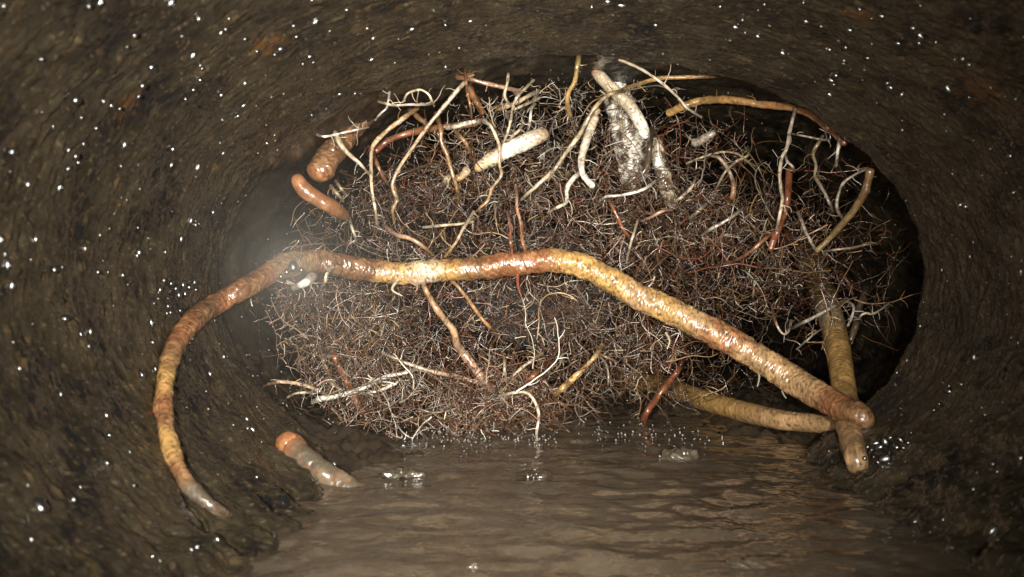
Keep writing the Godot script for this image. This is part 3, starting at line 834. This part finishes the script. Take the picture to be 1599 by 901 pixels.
func wall_drops() -> void:
	# px, py, size in px
	var sets := [
		["wall above the rusty root stub", [114, 152, 15, 233, 100, 14, 219, 130, 11, 213, 147, 7, 313, 103, 7, 308, 119, 8, 297, 134, 8, 283, 147, 7, 378, 160, 13, 366, 175, 7, 436, 72, 12, 427, 81, 8, 461, 53, 8, 482, 84, 12, 471, 96, 7, 350, 41, 9, 207, 51, 9, 195, 69, 6, 399, 76, 7, 380, 57, 6, 485, 176, 8, 126, 221, 9, 114, 241, 10, 102, 261, 8, 14, 234, 13, 183, 166, 7, 123, 180, 7, 60, 88, 8, 135, 5, 9, 540, 11, 8, 695, 35, 8, 281, 52, 7, 146, 197, 7]],
		["wall above the dark cavity", [1300, 122, 11, 1307, 114, 9, 1303, 128, 9, 1393, 133, 11, 1388, 126, 8, 1322, 70, 8, 1329, 43, 9, 1379, 21, 9, 1344, 10, 8, 1357, 87, 7, 1320, 91, 6, 1160, 27, 8, 1125, 6, 8, 1581, 240, 10, 1506, 88, 8, 1516, 97, 8, 1428, 40, 8, 1405, 64, 8, 1550, 230, 6]],
		["wall beside the thick root bend", [78, 420, 12, 148, 424, 8, 96, 498, 13, 118, 523, 8, 129, 543, 7, 217, 586, 10, 160, 651, 11, 166, 682, 9, 161, 727, 10, 205, 762, 8, 55, 797, 20, 262, 442, 9, 270, 450, 11, 282, 444, 10, 291, 448, 11, 275, 460, 10, 258, 478, 9, 246, 452, 8, 300, 440, 8, 243, 466, 7, 285, 458, 9, 262, 488, 8, 277, 485, 8, 302, 452, 7, 252, 437, 7, 236, 474, 6]],
		["wall past the thick root end", [1488, 614, 13, 1470, 633, 7, 1462, 642, 6, 1555, 727, 8, 1542, 650, 7, 1410, 640, 6, 1411, 650, 6, 1520, 660, 6, 1385, 690, 9]],
	]
	var variants := [drop_mesh(1.0, 1.15, 0.8), drop_mesh(1.0, 1.5, 0.75), drop_mesh(1.0, 1.0, 0.85)]
	for s in sets:
		var a: Array = s[1]
		var order := []
		for k in a.size() / 3:
			order.append(k)
		order.sort_custom(func(m, n): return a[m * 3] < a[n * 3])
		var met := {}
		for k in order:
			var q := on_wall(a[k * 3], a[k * 3 + 1])
			var inward := Vector3(AXIS.x - q.x, AXIS.y - q.y, 0)
			inward = Vector3(inward.x / (PIPE.x * PIPE.x), inward.y / (PIPE.y * PIPE.y), 0).normalized()
			var r: float = a[k * 3 + 2] * 0.5 / LENS / DEEP * q.length() * 0.85
			var t := put("water_drop", variants[rng.randi() % 3], mat_drop)
			var toward := -q.normalized()
			q += inward * maxf(0.0015, wall_relief(q)) + inward * r * 0.25 + toward * 0.0025
			var up := (Vector3.UP - inward * Vector3.UP.dot(inward)).normalized()
			t.transform = Transform3D(Basis(up.cross(inward) * r, up * r, inward * r), q)
			var size := "big" if a[k * 3 + 2] >= 11 else ("small" if a[k * 3 + 2] <= 7 else "middling")
			met[size] = met.get(size, 0) + 1
			tag(t, "%s %s water drop from the left on the %s" % [ORDINAL[met[size]], size, s[0]], "water drop", "drops on the " + s[0])


func clods() -> void:
	# clumps of slime and small wet lumps
	var t := Node3D.new()
	t.name = "slime_cluster"
	add_child(t)
	tag(t, "glassy clump of wet slime blobs on the wall past the end of the arching root", "slime")
	for e in [[1362, 706, 8], [1374, 699, 10], [1384, 690, 8], [1400, 697, 11], [1408, 686, 7], [1383, 716, 8], [1369, 692, 5], [1392, 708, 6], [1350, 716, 5], [1379, 730, 6], [1356, 699, 4], [1366, 714, 5], [1390, 684, 5], [1411, 700, 5], [1388, 724, 4], [1372, 722, 4], [1346, 724, 3], [1418, 692, 4]]:
		var q := on_wall(e[0], e[1]) * 0.985
		var r: float = e[2] / LENS / DEEP * q.length()
		var o := put("slime_blob", drop_mesh(r * rng.randf_range(0.4, 0.85), rng.randf_range(1.0, 1.7), rng.randf_range(0.6, 1.0)), mat_drop, t)
		o.position = q
		o.rotation = Vector3(rng.randf_range(-0.6, 0.6), rng.randf_range(-0.6, 0.6), rng.randf_range(0.3, 2.4))
	var mud := StandardMaterial3D.new()
	mud.vertex_color_use_as_albedo = true
	mud.roughness = 0.22
	mud.metallic_specular = 0.7
	for e in [[628, 748, 34, 9, "silt", "wet brown lump breaking the water beside the silt coated root"], [835, 748, 26, 8, "dark", "dark wet lump breaking the water in mid channel"], [1062, 720, 30, 14, "silt", "pointed wet lump standing in the water by the black gap"], [742, 897, 13, 9, "silt", "small wet lump in the water nearest the lens"], [318, 800, 30, 9, "silt", "slimy lump where the arching root meets the water"], [1165, 893, 30, 8, "silt", "low wet lump near the lens at the water edge"]]:
		var z: float = 0.152 * LENS * DEEP / (e[1] - 450.5)
		var mid := Vector3((e[0] - 799.5) / LENS / DEEP * z, WATER_Y, -z)
		var b := Buf.new()
		var p := PackedVector3Array()
		var c := PackedColorArray()
		for r in 24:
			var a := PI * r / 23.0
			for k in 40:
				var w := TAU * k / 40
				var d := Vector3(sin(a) * cos(w), cos(a), -sin(a) * sin(w))
				var q := d * Vector3(e[2], e[3], e[2] * 0.5) / LENS / DEEP * z
				q += d * (grit.get_noise_3dv(mid + q) * 0.004 + fine.get_noise_3dv(mid + q) * 0.0015)
				p.append(q)
				c.append((TONE[e[4]] as Color) * (0.8 + 0.5 * blot.get_noise_3dv((mid + q) * 3.0)))
		b.grid(p, c, 24, 40, true)
		var o := put("mud_lump", b.mesh(), mud)
		o.position = mid
		tag(o, e[5], "lump")


func beads() -> void:
	# fine spray on wall, rootlets and scum: nobody could count it
	var ball := drop_mesh(1.0, 1.1, 0.9)
	var wall := []
	for k in 1500:
		var a := rng.randf() * TAU
		var z := rng.randf_range(-0.33, JOINT_Z)
		var q := Vector3(AXIS.x + cos(a) * PIPE.x, AXIS.y + sin(a) * PIPE.y, z)
		if q.y < WATER_Y or grit.get_noise_3dv(q * 0.2) + rng.randf_range(-0.3, 0.3) < 0.0:
			continue
		var inward := Vector3(-cos(a), -sin(a), 0)
		var r := 0.0004 + 0.0012 * pow(rng.randf(), 3)
		wall.append(Transform3D(Basis(Vector3(-sin(a), cos(a), 0) * r * rng.randf_range(0.9, 2.6), inward * r * 0.8, Vector3(0, 0, r)), q + inward * (wall_relief(q) + r * 0.4)))
	spray("wall_spray", wall, ball, "fine water beads sprinkled over the wet pipe wall")
	var on_roots := []
	for g in REGIONS:
		for k in int(g[7] * 26.0):
			var q := seed_point(g)
			q = q.normalized() * lerpf((g[4] - 0.01) * DEEP, q.length(), 0.5)
			if q.y > WATER_Y:
				on_roots.append(Transform3D(Basis.IDENTITY.scaled(Vector3.ONE * rng.randf_range(0.0004, 0.0011)), q))
	spray("root_spray", on_roots, ball, "tiny water beads caught all through the root tangle")
	var scum := []
	for k in 420:
		var px := rng.randf_range(430, 870) if rng.randf() < 0.75 else rng.randf_range(900, 1130)
		var py := 695.0 + rng.randfn() * 14.0 - 14.0
		if py < 630: continue
		var z := -WATER_Y * LENS * DEEP / (py - 450.5)
		scum.append(Transform3D(Basis.IDENTITY.scaled(Vector3.ONE * rng.randf_range(0.0005, 0.0014)), Vector3((px - 799.5) / LENS / DEEP * z, WATER_Y + 0.001, -z)))
	spray("foam", scum, ball, "specks of foam gathered along the water line under the roots")


func spray(called: String, where: Array, mesh: Mesh, label: String) -> void:
	var mm := MultiMesh.new()
	mm.transform_format = MultiMesh.TRANSFORM_3D
	mm.mesh = mesh
	mm.instance_count = where.size()
	for k in where.size():
		mm.set_instance_transform(k, where[k])
	var o := MultiMeshInstance3D.new()
	o.name = numbered(called)
	o.multimesh = mm
	o.material_override = mat_drop
	add_child(o, true)
	tag(o, label, "water", "", "stuff")


func mist() -> void:
	# vapour hanging where the arching root bends across the near wall
	for k in 9:
		var wide := 0.035 * pow(1.33, k)
		var e := [P(455 - k * 1.0, 418, 0.465 - 0.003 * k), Vector3(wide, wide * 0.86, wide * 0.8), 4.2 * pow(0.60, k)]
		var f := FogVolume.new()
		f.name = numbered("mist")
		f.shape = RenderingServer.FOG_VOLUME_SHAPE_ELLIPSOID
		f.size = e[1]
		f.position = e[0]
		var m := FogMaterial.new()
		m.albedo = Color(0.96, 0.94, 0.90)
		m.density = e[2]
		f.material = m
		add_child(f, true)
		tag(f, "thin pale vapour hanging at the bend of the arching thick root", "mist", "", "stuff")
